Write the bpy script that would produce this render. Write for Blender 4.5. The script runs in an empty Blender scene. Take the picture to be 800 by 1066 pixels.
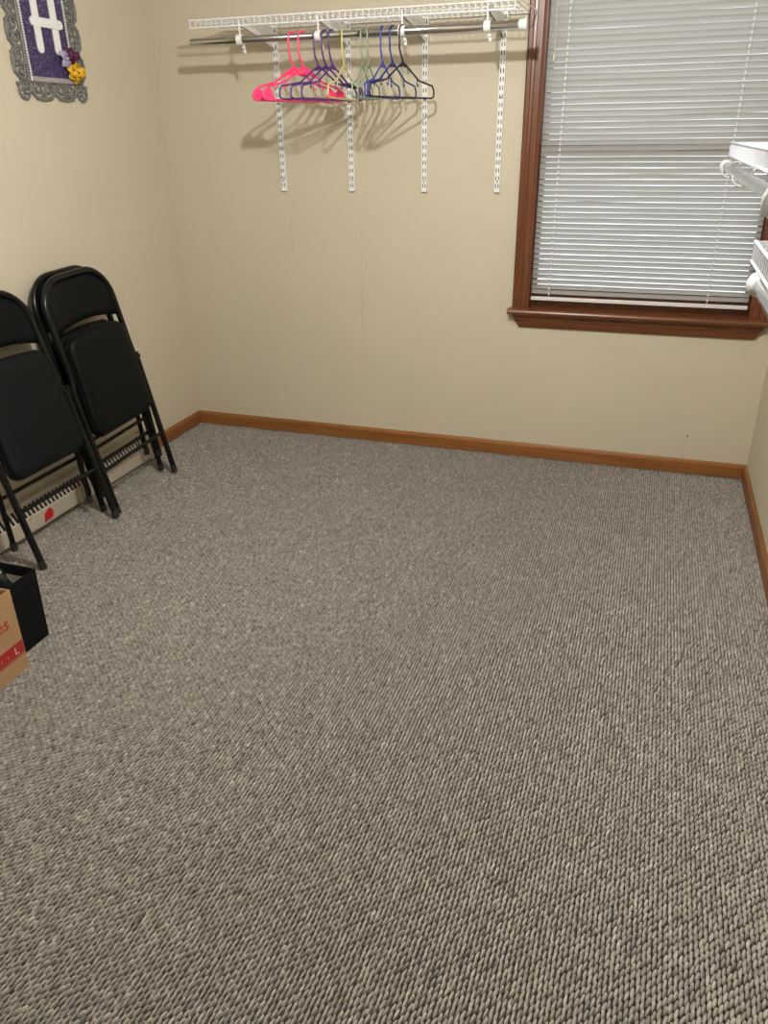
import bpy, math, random
import numpy as np
from mathutils import Vector, Matrix
random.seed(7); rng = np.random.default_rng(7)
SC = bpy.context.scene; COL = SC.collection
PI = math.pi
W, D, HC = 2.962, 4.55, 2.44          # room width, depth, ceiling height

# ------------------------------------------------------------------ materials
def new_mat(name):
    m = bpy.data.materials.new(name); m.use_nodes = True
    nt = m.node_tree; b = nt.nodes['Principled BSDF']
    return m, nt, b
def N(nt, t, **kw):
    n = nt.nodes.new(t)
    for k, v in kw.items(): setattr(n, k, v)
    return n
def simple(name, col, rough=.5, metal=0, spec=.5, bump=None, bump_scale=200, bump_dist=.001, var=0, var_scale=6):
    m, nt, b = new_mat(name)
    b.inputs['Base Color'].default_value = (*col, 1); b.inputs['Roughness'].default_value = rough
    b.inputs['Metallic'].default_value = metal; b.inputs['Specular IOR Level'].default_value = spec
    tc = N(nt, 'ShaderNodeTexCoord')
    if bump:
        n = N(nt, 'ShaderNodeTexNoise'); n.inputs['Scale'].default_value = bump_scale; n.inputs['Detail'].default_value = 4
        bp = N(nt, 'ShaderNodeBump'); bp.inputs['Strength'].default_value = bump; bp.inputs['Distance'].default_value = bump_dist
        nt.links.new(tc.outputs['Object'], n.inputs['Vector']); nt.links.new(n.outputs['Fac'], bp.inputs['Height'])
        nt.links.new(bp.outputs['Normal'], b.inputs['Normal'])
    if var:
        n = N(nt, 'ShaderNodeTexNoise'); n.inputs['Scale'].default_value = var_scale; n.inputs['Detail'].default_value = 3
        r = N(nt, 'ShaderNodeValToRGB')
        r.color_ramp.elements[0].position = .3; r.color_ramp.elements[1].position = .7
        r.color_ramp.elements[0].color = (*[c*(1-var) for c in col], 1); r.color_ramp.elements[1].color = (*[min(1, c*(1+var)) for c in col], 1)
        nt.links.new(tc.outputs['Object'], n.inputs['Vector']); nt.links.new(n.outputs['Fac'], r.inputs['Fac'])
        nt.links.new(r.outputs['Color'], b.inputs['Base Color'])
    return m
def wood(name, c0, c1, axis, rough=.32, scale=1.0):
    """stained wood, grain stretched along one axis"""
    m, nt, b = new_mat(name)
    tc = N(nt, 'ShaderNodeTexCoord'); mp = N(nt, 'ShaderNodeMapping')
    s = [60*scale]*3; s['xyz'.index(axis)] = 2.2*scale; mp.inputs['Scale'].default_value = s
    n = N(nt, 'ShaderNodeTexNoise'); n.inputs['Scale'].default_value = 1; n.inputs['Detail'].default_value = 6; n.inputs['Roughness'].default_value = .62; n.inputs['Distortion'].default_value = .4
    r = N(nt, 'ShaderNodeValToRGB'); r.color_ramp.elements[0].position = .32; r.color_ramp.elements[1].position = .68
    r.color_ramp.elements[0].color = (*c0, 1); r.color_ramp.elements[1].color = (*c1, 1)
    bp = N(nt, 'ShaderNodeBump'); bp.inputs['Strength'].default_value = .12; bp.inputs['Distance'].default_value = .001
    L = nt.links.new
    L(tc.outputs['Object'], mp.inputs['Vector']); L(mp.outputs['Vector'], n.inputs['Vector']); L(n.outputs['Fac'], r.inputs['Fac'])
    L(r.outputs['Color'], b.inputs['Base Color']); L(n.outputs['Fac'], bp.inputs['Height']); L(bp.outputs['Normal'], b.inputs['Normal'])
    b.inputs['Roughness'].default_value = rough
    return m
def weave(name, col, rough, scale=560, strength=.6):
    m, nt, b = new_mat(name)
    b.inputs['Base Color'].default_value = (*col, 1); b.inputs['Roughness'].default_value = rough; b.inputs['Specular IOR Level'].default_value = .16
    tc = N(nt, 'ShaderNodeTexCoord')
    ws = []
    for a in 'XZ':
        w = N(nt, 'ShaderNodeTexWave', bands_direction=a); w.inputs['Scale'].default_value = scale/6.283; ws.append(w)
        nt.links.new(tc.outputs['Object'], w.inputs['Vector'])
    mx = N(nt, 'ShaderNodeMath', operation='MULTIPLY'); bp = N(nt, 'ShaderNodeBump')
    bp.inputs['Strength'].default_value = strength; bp.inputs['Distance'].default_value = .0008
    nt.links.new(ws[0].outputs['Fac'], mx.inputs[0]); nt.links.new(ws[1].outputs['Fac'], mx.inputs[1])
    nt.links.new(mx.outputs[0], bp.inputs['Height']); nt.links.new(bp.outputs['Normal'], b.inputs['Normal'])
    return m

WALL_COL = (.585, .535, .42)
def wall_paint(name, cracks=()):
    """satin wall paint over faintly rough panel; cracks: (x, z0, z1, half width) hairlines in object space"""
    m, nt, b = new_mat(name); L = nt.links.new
    tc = N(nt, 'ShaderNodeTexCoord')
    n = N(nt, 'ShaderNodeTexNoise'); n.inputs['Scale'].default_value = 3.0; n.inputs['Detail'].default_value = 4
    r = N(nt, 'ShaderNodeValToRGB'); r.color_ramp.elements[0].position = .35; r.color_ramp.elements[1].position = .65
    r.color_ramp.elements[0].color = (*[c*.985 for c in WALL_COL], 1); r.color_ramp.elements[1].color = (*[c*1.015 for c in WALL_COL], 1)
    L(tc.outputs['Object'], n.inputs['Vector']); L(n.outputs['Fac'], r.inputs['Fac'])
    col = r.outputs['Color']
    if cracks:
        sp = N(nt, 'ShaderNodeSeparateXYZ'); L(tc.outputs['Object'], sp.inputs[0])
        wob = N(nt, 'ShaderNodeTexNoise'); wob.inputs['Scale'].default_value = 14; L(tc.outputs['Object'], wob.inputs['Vector'])
        wm = N(nt, 'ShaderNodeMath', operation='MULTIPLY_ADD'); L(wob.outputs['Fac'], wm.inputs[0]); wm.inputs[1].default_value = .004; L(sp.outputs['X'], wm.inputs[2])
        for (x, z0, z1, hw, amt) in cracks:
            def cmp(sock, v, eps):
                c = N(nt, 'ShaderNodeMath', operation='COMPARE'); L(sock, c.inputs[0]); c.inputs[1].default_value = v; c.inputs[2].default_value = eps; return c.outputs[0]
            a = cmp(wm.outputs[0], x+.002, hw); d = cmp(sp.outputs['Z'], (z0+z1)/2, (z1-z0)/2)
            mu = N(nt, 'ShaderNodeMath', operation='MULTIPLY'); L(a, mu.inputs[0]); L(d, mu.inputs[1])
            m2 = N(nt, 'ShaderNodeMath', operation='MULTIPLY'); L(mu.outputs[0], m2.inputs[0]); m2.inputs[1].default_value = amt
            mix = N(nt, 'ShaderNodeMixRGB'); L(m2.outputs[0], mix.inputs[0]); L(col, mix.inputs[1]); mix.inputs[2].default_value = (.10, .075, .05, 1)
            col = mix.outputs[0]
    L(col, b.inputs['Base Color'])
    n2 = N(nt, 'ShaderNodeTexNoise'); n2.inputs['Scale'].default_value = 260; n2.inputs['Detail'].default_value = 3; L(tc.outputs['Object'], n2.inputs['Vector'])
    bp = N(nt, 'ShaderNodeBump'); bp.inputs['Strength'].default_value = .15; bp.inputs['Distance'].default_value = .0006
    L(n2.outputs['Fac'], bp.inputs['Height']); L(bp.outputs['Normal'], b.inputs['Normal'])
    b.inputs['Roughness'].default_value = .55; b.inputs['Specular IOR Level'].default_value = .3
    return m

M = {}
M['wall'] = wall_paint('tan_wall_paint')
M['wall_back'] = wall_paint('tan_wall_paint_marked', [(.665, .96, 1.15, .0007, .5), (1.035, .45, 1.1, .0006, .3), (1.035, .62, .80, .0009, .45), (2.68, .178, .190, .004, .75), (2.675, .14, .17, .0012, .4), (2.67, .055, .09, .0015, .6)])
M['ceiling'] = simple('ceiling_white', (.78, .76, .72), .9)
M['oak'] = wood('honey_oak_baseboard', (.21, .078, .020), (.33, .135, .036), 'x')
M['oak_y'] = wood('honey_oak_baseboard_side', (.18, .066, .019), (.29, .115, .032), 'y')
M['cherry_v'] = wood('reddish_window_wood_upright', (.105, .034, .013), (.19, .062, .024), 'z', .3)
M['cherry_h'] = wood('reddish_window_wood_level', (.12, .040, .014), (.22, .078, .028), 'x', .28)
M['white'] = simple('white_enamel', (.82, .82, .82), .32)
M['white_wire'] = simple('white_vinyl_wire', (.80, .81, .84), .35)
M['dimmed_wire'] = simple('dimmed_white_vinyl_wire', (.50, .525, .575), .4)  # white wire greyed in its colour against overexposure near the lamp
M['dimmed_plastic'] = simple('dimmed_white_plastic', (.56, .57, .585), .35)  # white plastic toned down in colour for the same lamp glare
M['white_plastic'] = simple('white_plastic', (.84, .84, .84), .3)
M['chrome'] = simple('brushed_chrome', (.48, .47, .46), .16, metal=1)
M['chrome_b'] = simple('bright_chrome', (.80, .81, .83), .2, metal=1)
M['slot'] = simple('dark_slot', (.02, .02, .02), .8)
M['black_frame'] = simple('black_enamel', (.004, .0045, .005), .26, spec=.32)
M['vinyl'] = simple('black_vinyl', (.0030, .0037, .0043), .5, spec=.16, bump=.25, bump_scale=420, bump_dist=.0006)
M['fabric'] = weave('black_woven_seat', (.005, .0064, .0074), .6)
M['foot'] = simple('black_rubber', (.012, .012, .012), .7)
M['heater'] = simple('cream_heater_enamel', (.50, .445, .37), .4)
M['heater_cover'] = simple('tan_heater_joint', (.40, .33, .24), .45)
M['red_tape'] = simple('red_tape', (.55, .015, .02), .45)
M['card'] = simple('corrugated_cardboard', (.37, .225, .115), .8, bump=.2, bump_scale=90, var=.06, var_scale=9)
M['card_in'] = simple('cardboard_inside', (.36, .24, .14), .85)
M['print_red'] = simple('red_box_print', (.34, .018, .02), .6)
M['print_dim'] = simple('faded_box_print', (.52, .16, .13), .6)
M['print_pale'] = simple('pale_box_print', (.72, .52, .42), .6)
M['bag'] = simple('black_bag', (.005, .005, .0055), .8, spec=.15)
M['bag_in'] = simple('grey_bag_lining', (.55, .53, .48), .8)
M['poly'] = simple('black_plastic_film', (.008, .009, .013), .18)
M['pewter'] = simple('pewter_scrollwork', (.17, .17, .168), .45, metal=.15, var=.2, var_scale=60)
M['glitter'] = simple('purple_glitter', (.035, .024, .088), .5)
M['letter'] = simple('white_letter', (.82, .81, .83), .5)
M['pearl'] = simple('pearl_beads', (.74, .73, .72), .3)
M['silver'] = simple('silver_ribbon', (.50, .50, .51), .35, metal=.5, var=.3, var_scale=120)
M['petal_y'] = simple('yellow_petal', (.75, .44, .02), .6)
M['petal_p'] = simple('purple_petal', (.10, .015, .075), .6)
M['petal_l'] = simple('lilac_petal', (.42, .36, .55), .6)
M['pink'] = simple('hot_pink_plastic', (.95, .06, .20), .32)
M['purple'] = simple('purple_plastic', (.085, .028, .20), .35)
M['lime'] = simple('pale_lime_plastic', (.62, .60, .24), .35)
M['mint'] = simple('sage_green_plastic', (.24, .34, .27), .35)
M['royal'] = simple('royal_blue_plastic', (.028, .06, .36), .32)
M['blue'] = simple('dark_blue_plastic', (.018, .03, .22), .32)
M['navy'] = simple('navy_black_plastic', (.008, .010, .035), .35)
M['bronze'] = simple('dark_bronze', (.035, .026, .02), .5, metal=.3)
M['cord'] = simple('white_cord', (.8, .8, .78), .7)
# glitter sparkle
m = M['glitter']; nt = m.node_tree; b = nt.nodes['Principled BSDF']
tc = N(nt, 'ShaderNodeTexCoord'); v = N(nt, 'ShaderNodeTexVoronoi'); v.inputs['Scale'].default_value = 420
r = N(nt, 'ShaderNodeValToRGB'); r.color_ramp.elements[0].position = .90; r.color_ramp.elements[0].color = (.035, .024, .088, 1); r.color_ramp.elements[1].position = .97; r.color_ramp.elements[1].color = (.4, .33, .6, 1)
sp = N(nt, 'ShaderNodeSeparateColor'); nt.links.new(tc.outputs['Object'], v.inputs['Vector']); nt.links.new(v.outputs['Color'], sp.inputs[0]); nt.links.new(sp.outputs[0], r.inputs['Fac']); nt.links.new(r.outputs['Color'], b.inputs['Base Color'])
# blind slats: white aluminium/vinyl passing a little daylight
m, nt, b = new_mat('white_blind_slat'); M['slat'] = m
b.inputs['Base Color'].default_value = (.45, .445, .43, 1); b.inputs['Roughness'].default_value = .4
tr = N(nt, 'ShaderNodeBsdfTranslucent'); tr.inputs['Color'].default_value = (.80, .79, .74, 1)
mx = N(nt, 'ShaderNodeMixShader'); mx.inputs[0].default_value = .22
nt.links.new(b.outputs[0], mx.inputs[1]); nt.links.new(tr.outputs[0], mx.inputs[2]); nt.links.new(mx.outputs[0], nt.nodes['Material Output'].inputs['Surface'])
# glass
m, nt, b = new_mat('window_glass'); M['glass'] = m
b.inputs['Transmission Weight'].default_value = 1; b.inputs['Roughness'].default_value = 0; b.inputs['IOR'].default_value = 1.02; b.inputs['Base Color'].default_value = (.96, .98, .97, 1)
# clear bulb glass, faintly aglow
m, nt, b = new_mat('lit_bulb_glass'); M['bulb'] = m; m.cycles.emission_sampling = 'NONE'
tp = N(nt, 'ShaderNodeBsdfTransparent'); em = N(nt, 'ShaderNodeEmission'); em.inputs['Strength'].default_value = 12; em.inputs['Color'].default_value = (1, .95, .85, 1)
ad = N(nt, 'ShaderNodeAddShader'); nt.links.new(tp.outputs[0], ad.inputs[0]); nt.links.new(em.outputs[0], ad.inputs[1]); nt.links.new(ad.outputs[0], nt.nodes['Material Output'].inputs['Surface'])
# carpet loops
m, nt, b = new_mat('berber_loop_carpet'); M['carpet'] = m
at = N(nt, 'ShaderNodeAttribute', attribute_name='loop_tone')
r = N(nt, 'ShaderNodeValToRGB'); cr = r.color_ramp
cr.elements[0].position = 0; cr.elements[0].color = (.035, .027, .021, 1)
cr.elements[1].position = 1; cr.elements[1].color = (.73, .674, .618, 1)
e = cr.elements.new(.35); e.color = (.055, .044, .037, 1)
e = cr.elements.new(.7); e.color = (.36, .322, .288, 1)
tc = N(nt, 'ShaderNodeTexCoord'); mp = N(nt, 'ShaderNodeMapping'); mp.inputs['Scale'].default_value = (900, 260, 900)
n = N(nt, 'ShaderNodeTexNoise'); n.inputs['Scale'].default_value = 1; n.inputs['Detail'].default_value = 3
bp = N(nt, 'ShaderNodeBump'); bp.inputs['Strength'].default_value = .5; bp.inputs['Distance'].default_value = .001
L = nt.links.new
L(at.outputs['Fac'], r.inputs['Fac']); L(r.outputs['Color'], b.inputs['Base Color']); L(tc.outputs['Object'], mp.inputs['Vector']); L(mp.outputs['Vector'], n.inputs['Vector']); L(n.outputs['Fac'], bp.inputs['Height']); L(bp.outputs['Normal'], b.inputs['Normal'])
b.inputs['Roughness'].default_value = .85; b.inputs['Specular IOR Level'].default_value = .25
b.inputs['Sheen Weight'].default_value = .5; b.inputs['Sheen Roughness'].default_value = .5

# ------------------------------------------------------------------ mesh builder
class MB:
    def __init__(s): s.v = []; s.f = []; s.sm = []; s.mi = []; s.cur = 0
    def add(s, vs, fs, smooth=False):
        o = len(s.v); s.v += [tuple(p) for p in vs]
        for f in fs: s.f.append(tuple(i+o for i in f)); s.sm.append(smooth); s.mi.append(s.cur)
        return s
    def box(s, lo, hi, bev=0):
        (x0, y0, z0), (x1, y1, z1) = lo, hi
        if not bev:
            vs = [(x, y, z) for x in (x0, x1) for y in (y0, y1) for z in (z0, z1)]
            return s.add(vs, [(0,1,3,2), (4,6,7,5), (0,4,5,1), (2,3,7,6), (0,2,6,4), (1,5,7,3)])
        # chamfered box: 24 verts
        vs = []; idx = {}
        for ix, x in ((0, x0), (1, x1)):
            for iy, y in ((0, y0), (1, y1)):
                for iz, z in ((0, z0), (1, z1)):
                    dx = bev if ix == 0 else -bev; dy = bev if iy == 0 else -bev; dz = bev if iz == 0 else -bev
                    for a, p in enumerate(((x, y+dy, z+dz), (x+dx, y, z+dz), (x+dx, y+dy, z))):
                        idx[ix, iy, iz, a] = len(vs); vs.append(p)
        F = []
        g = lambda ix, iy, iz, a: idx[ix, iy, iz, a]
        for i in (0, 1):
            q = [g(i,0,0,0), g(i,0,1,0), g(i,1,1,0), g(i,1,0,0)]; F.append(q if i == 0 else q[::-1])
            q = [g(0,i,0,1), g(1,i,0,1), g(1,i,1,1), g(0,i,1,1)]; F.append(q if i == 0 else q[::-1])
            q = [g(0,0,i,2), g(0,1,i,2), g(1,1,i,2), g(1,0,i,2)]; F.append(q if i == 0 else q[::-1])
        for i in (0, 1):
            for j in (0, 1):
                for (a1, a2, k) in ((0, 1, 'z'), (0, 2, 'y'), (1, 2, 'x')):
                    def gg(t, a):
                        return g(i, j, t, a) if k == 'z' else g(i, t, j, a) if k == 'y' else g(t, i, j, a)
                    F.append([gg(0, a1), gg(1, a1), gg(1, a2), gg(0, a2)])
        for ix in (0, 1):
            for iy in (0, 1):
                for iz in (0, 1): F.append([g(ix, iy, iz, 0), g(ix, iy, iz, 1), g(ix, iy, iz, 2)])
        return s.add(vs, F)
    def tube(s, pts, r, n=8, closed=False, cap=True, flat=None, up=None):
        """sweep a circle (radius r, or per-point list) along pts; flat squashes the section along `up`"""
        P = [Vector(p) for p in pts]; K = len(P)
        rs = r if isinstance(r, (list, tuple)) else [r]*K
        T = []
        for i in range(K):
            a = P[(i-1) % K] if (closed or i > 0) else P[i]; c = P[(i+1) % K] if (closed or i < K-1) else P[i]
            t = c-a; T.append(t.normalized() if t.length > 1e-9 else Vector((0, 0, 1)))
        if up is not None: nrm = Vector(up)
        else:
            nrm = Vector((0, 0, 1)) if abs(T[0].z) < .9 else Vector((1, 0, 0))
        vs = []
        for i in range(K):
            t = T[i]; nrm = (Vector(up) if up is not None else nrm); nrm = nrm - t*nrm.dot(t)
            if nrm.length < 1e-6: nrm = t.orthogonal()
            nrm.normalize(); bi = t.cross(nrm)
            for k in range(n):
                a = 2*PI*k/n; vs.append(P[i] + nrm*(math.sin(a)*rs[i]*(flat or 1)) + bi*(math.cos(a)*rs[i]))
        fs = []
        for i in range(K if closed else K-1):
            j = (i+1) % K
            for k in range(n): fs.append((i*n+k, i*n+(k+1) % n, j*n+(k+1) % n, j*n+k))
        s.add(vs, fs, True)
        if cap and not closed:
            s.add(vs[:n], [tuple(range(n))[::-1]]); s.add(vs[-n:], [tuple(range(n))])
        return s
    def lathe(s, prof, c=(0,0,0), axis='z', n=24, smooth=True):
        vs = []
        for (r, h) in prof:
            for k in range(n):
                a = 2*PI*k/n; p = (r*math.cos(a), r*math.sin(a), h)
                if axis == 'x': p = (p[2], p[0], p[1])
                if axis == 'y': p = (p[1], p[2], p[0])
                vs.append((p[0]+c[0], p[1]+c[1], p[2]+c[2]))
        fs = [(i*n+k, i*n+(k+1) % n, (i+1)*n+(k+1) % n, (i+1)*n+k) for i in range(len(prof)-1) for k in range(n)]
        return s.add(vs, fs, smooth)
    def prism(s, poly, h0, h1, plane='xy'):
        """extrude a 2-D outline (may be concave) between h0 and h1 along the missing axis"""
        n = len(poly)
        def p3(p, h): return {'xy': (p[0], p[1], h), 'xz': (p[0], h, p[1]), 'yz': (h, p[0], p[1])}[plane]
        vs = [p3(p, h0) for p in poly]+[p3(p, h1) for p in poly]
        return s.add(vs, [tuple(range(n)), tuple(range(n, 2*n))[::-1]]+[(i, i+n, (i+1) % n+n, (i+1) % n) for i in range(n)])
    def build(s, name, mat, parent=None, recalc=True):
        me = bpy.data.meshes.new(name); me.from_pydata(s.v, [], s.f); me.update()
        mats = mat if isinstance(mat, (list, tuple)) else [mat]
        for m in mats: me.materials.append(m)
        me.polygons.foreach_set('use_smooth', s.sm); me.polygons.foreach_set('material_index', s.mi)
        if recalc:
            import bmesh
            bm = bmesh.new(); bm.from_mesh(me); bmesh.ops.recalc_face_normals(bm, faces=bm.faces); bm.to_mesh(me); bm.free()
        o = bpy.data.objects.new(name, me); COL.objects.link(o)
        if parent: o.parent = parent
        return o
def smooth_shade(o, mods=()):
    for p in o.data.polygons: p.use_smooth = True
def bevel(o, w, seg=2):
    b = o.modifiers.new('bevel', 'BEVEL'); b.width = w; b.segments = seg; b.limit_method = 'ANGLE'; b.angle_limit = .7
    return o
def thing(name, label, cat, loc=(0,0,0), rot=(0,0,0), group=None):
    o = bpy.data.objects.new(name, None); COL.objects.link(o); o.empty_display_size = .05
    o.location = loc; o.rotation_euler = rot; return tag(o, label, cat, group)
def tag(o, label, cat, group=None):
    o['label'] = label; o['category'] = cat
    if group: o['group'] = group
    return o
def structure(o, label=None):
    o['kind'] = 'structure'
    if label: o['label'] = label
    return o
def arc(cx, cz, r, a0, a1, n): return [(cx+r*math.cos(math.radians(a0+(a1-a0)*i/n)), cz+r*math.sin(math.radians(a0+(a1-a0)*i/n))) for i in range(n+1)]
def rrect(x0, z0, x1, z1, r, n=6):
    return arc(x1-r, z0+r, r, -90, 0, n)+arc(x1-r, z1-r, r, 0, 90, n)+arc(x0+r, z1-r, r, 90, 180, n)+arc(x0+r, z0+r, r, 180, 270, n)

# ------------------------------------------------------------------ setting
WX0, WX1, WZ0, WZ1 = 1.868, 2.855, .745, 2.085     # rough window opening
wb = MB()
wb.box((-.12, 0, -.02), (WX0, .13, HC)); wb.box((WX1, 0, -.02), (W+.12, .13, HC)); wb.box((WX0, 0, -.02), (WX1, .13, WZ0)); wb.box((WX0, 0, WZ1), (WX1, .13, HC))
structure(wb.build('wall_back', M['wall_back']), 'tan painted back wall with the window and wire shelf')
structure(MB().box((-.12, -D, -.02), (0, 0, HC)).build('wall_left', M['wall']), 'tan painted left wall behind the folding chairs')
structure(MB().box((W, -D, -.02), (W+.12, 0, HC)).build('wall_right', M['wall']), 'tan painted right wall')
structure(MB().box((-.12, -D-.12, -.02), (W+.12, -D, HC)).build('wall_front', M['wall']), 'tan painted wall facing the window')
structure(MB().box((-.12, -D-.12, HC), (W+.12, .13, HC+.1)).build('ceiling', M['ceiling']), 'white ceiling')

# carpeted floor: a backing slab with every loop of the berber pile standing on it
def carpet():
    pitch, step = .0101, .0178
    xs = np.arange(.006, W-.004, pitch); ys = np.arange(-3.75, -.004, step)
    gx, gy = np.meshgrid(xs, ys, indexing='ij'); off = (np.arange(len(xs)) % 2)[:, None]*step*.5
    gy = gy+off+rng.normal(0, .0009, gy.shape)+np.cumsum(rng.normal(0, .0003, len(xs)))[:, None]; gx = gx+rng.normal(0, .0004, gx.shape)
    gx = gx.ravel(); gy = gy.ravel(); ok = (gy < -.016) & (gx > .016) & (gx < W-.016); gx = gx[ok]; gy = gy[ok]; n = len(gx)
    K = 8; a = np.arange(K)*2*np.pi/K
    rings = [(1.0, 0.0), (.88, .6), (.50, .92)]
    tx = np.concatenate([np.sign(np.cos(a))*np.abs(np.cos(a))**1.35*r for r, h in rings]+[[0]]); ty = np.concatenate([np.sign(np.sin(a))*np.abs(np.sin(a))**1.0*r for r, h in rings]+[[0]]); tz = np.concatenate([np.full(K, h) for r, h in rings]+[[1.0]])
    hw = .0039*rng.uniform(.92, 1.08, n); hl = .0122*rng.uniform(.92, 1.08, n); hh = .0098*rng.uniform(.94, 1.06, n); th = np.radians(rng.normal(-11, 3, n))
    lx = tx[None]*hw[:, None]; ly = ty[None]*hl[:, None]
    lean = rng.normal(.0012, .001, n)[:, None]*tz[None]
    X = gx[:, None]+lx*np.cos(th)[:, None]-ly*np.sin(th)[:, None]+lean; Y = gy[:, None]+lx*np.sin(th)[:, None]+ly*np.cos(th)[:, None]; Z = -.0095+tz[None]*hh[:, None]
    V = np.stack([X, Y, Z], -1).reshape(-1, 3); nv = 3*K+1
    q = [(i*K+k, i*K+(k+1) % K, (i+1)*K+(k+1) % K, (i+1)*K+k) for i in range(2) for k in range(K)]
    t = [(2*K+k, 2*K+(k+1) % K, 3*K) for k in range(K)]
    loops1 = np.array([i for f in q for i in f]+[i for f in t for i in f]); tot1 = np.array([4]*len(q)+[3]*len(t))
    base = (np.arange(n)*nv)
    loops = (loops1[None]+base[:, None]).ravel(); tot = np.tile(tot1, n)
    # backing slab
    sl = MB().box((0, -D, -.04), (W, 0, -.0086)); sv = np.array(sl.v); sf = sl.f; o = len(V)
    V = np.concatenate([V, sv]); loops = np.concatenate([loops, np.array([i+o for f in sf for i in f])]); tot = np.concatenate([tot, [4]*6])
    me = bpy.data.meshes.new('floor'); me.vertices.add(len(V)); me.vertices.foreach_set('co', V.ravel())
    me.loops.add(len(loops)); me.loops.foreach_set('vertex_index', loops.astype(np.int32))
    me.polygons.add(len(tot)); me.polygons.foreach_set('loop_start', np.concatenate([[0], np.cumsum(tot)[:-1]]).astype(np.int32)); me.polygons.foreach_set('loop_total', tot.astype(np.int32))
    me.update(calc_edges=True)
    me.polygons.foreach_set('use_smooth', np.concatenate([np.ones(len(tot)-6, bool), np.zeros(6, bool)]))
    lit_side = PI+rng.normal(0, .7, n)      # lit flank painted into the tone: each loop's left side paler
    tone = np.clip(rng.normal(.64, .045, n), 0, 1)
    at = me.attributes.new('loop_tone', 'FLOAT', 'POINT'); at.data.foreach_set('value', np.concatenate([np.clip(tone[:, None]+.20*(np.cos(lit_side)[:, None]*tx[None]+np.sin(lit_side)[:, None]*ty[None]), 0, 1).ravel(), np.full(len(sv), .0)]).astype(np.float32))
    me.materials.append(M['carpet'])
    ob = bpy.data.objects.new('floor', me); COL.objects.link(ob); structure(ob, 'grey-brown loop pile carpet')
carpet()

# baseboards (profiled: eased top edge)
bb = [(0, 0), (.015, 0), (.015, .052), (.012, .062), (.006, .0685), (0, .0685)]
def baseboard(name, mat, frame):
    mb = MB(); (a, b_) = frame
    n = len(bb); vs = [a(u, z) for u, z in bb]+[b_(u, z) for u, z in bb]
    mb.add(vs, [tuple(range(n)), tuple(range(n, 2*n))]+[(i, i+n, (i+1) % n+n, (i+1) % n) for i in range(n)])
    return structure(mb.build(name, mat))
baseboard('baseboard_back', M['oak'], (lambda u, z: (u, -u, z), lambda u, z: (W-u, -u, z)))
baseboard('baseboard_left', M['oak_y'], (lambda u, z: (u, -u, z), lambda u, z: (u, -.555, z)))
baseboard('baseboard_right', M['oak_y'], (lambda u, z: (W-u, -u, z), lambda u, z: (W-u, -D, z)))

# ------------------------------------------------------------------ window
win = thing('window_1', 'reddish-brown wooden window casing and sash in the back wall', 'window', (0, 0, 0)); del win['category']; win['kind'] = 'structure'
def casing_side(x0, x1):
    w = x1-x0; prof = [(0, 0), (0, -.016), (.006, -.019), (.02, -.019), (.024, -.015), (.034, -.014), (.038, -.018), (.062, -.018), (.066, -.013), (w, -.011), (w, 0)]
    return prof
def vert_profile(name, prof, x0, z0, z1, mirror=False):
    mb = MB(); n = len(prof)
    P = [((x0-u if mirror else x0+u), y) for u, y in prof]
    vs = [(x, y, z0) for x, y in P]+[(x, y, z1) for x, y in P]
    mb.add(vs, [tuple(range(n)), tuple(range(n, 2*n))]+[(i, i+n, (i+1) % n+n, (i+1) % n) for i in range(n)])
    return mb.build(name, M['cherry_v'], win)
pr = casing_side(1.803, 1.876)
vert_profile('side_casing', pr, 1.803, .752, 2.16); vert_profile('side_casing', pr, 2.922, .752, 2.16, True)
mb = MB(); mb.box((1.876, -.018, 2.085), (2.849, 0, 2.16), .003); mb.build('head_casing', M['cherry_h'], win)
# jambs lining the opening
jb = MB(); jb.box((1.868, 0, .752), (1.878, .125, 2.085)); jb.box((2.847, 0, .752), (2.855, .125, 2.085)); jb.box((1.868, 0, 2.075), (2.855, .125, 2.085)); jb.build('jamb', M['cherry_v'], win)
# stool (inner sill) with rounded nose and moulded apron below
st = MB(); nose = [(.125, .752), (.125, .728), (-.048, .728)]+[(-.048+.0125*math.cos(t)-.004, .740+.012*math.sin(t)) for t in np.linspace(-PI/2, -3*PI/2, 8)]+[(-.048, .752)]
st.prism([(y, z) for y, z in nose[:2]]+[(0, .728), (0, .752)], 1.868, 2.855, 'yz')
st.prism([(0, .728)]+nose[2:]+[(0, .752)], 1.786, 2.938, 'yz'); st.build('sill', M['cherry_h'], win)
ap = MB(); prof = [(0, .728), (-.036, .728), (-.036, .720), (-.030, .712), (-.026, .700), (-.018, .690), (-.014, .672), (-.010, .662), (0, .660)]
n = len(prof); vs = []
for x, s in ((1.806, 1), (2.918, -1)):
    for y, z in prof: vs.append((x+s*(.020*(.728-z)/.068+ (.012 if y > -.03 else 0)), y, z))
ap.add(vs, [tuple(range(n)), tuple(range(n, 2*n))]+[(i, i+n, (i+1) % n+n, (i+1) % n) for i in range(n)]); ap.build('apron', M['cherry_h'], win)
# double-hung sashes and panes
def sash(z0, z1, y, bb_):
    mb = MB(); x0, x1, b_ = 1.878, 2.847, .024
    mb.box((x0, y, z0), (x0+b_, y+.03, z1), .003); mb.box((x1-b_, y, z0), (x1, y+.03, z1), .003); mb.box((x0+b_, y, z0), (x1-b_, y+.03, z0+bb_), .003); mb.box((x0+b_, y, z1-b_), (x1-b_, y+.03, z1), .003)
    s = mb.build('sash', M['cherry_v'], win)
    MB().box((x0+b_, y+.013, z0+bb_), (x1-b_, y+.017, z1-b_)).build('pane', M['glass'], s)
sash(.752, 1.455, .06, .085); sash(1.41, 2.075, .092, .045)

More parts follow.
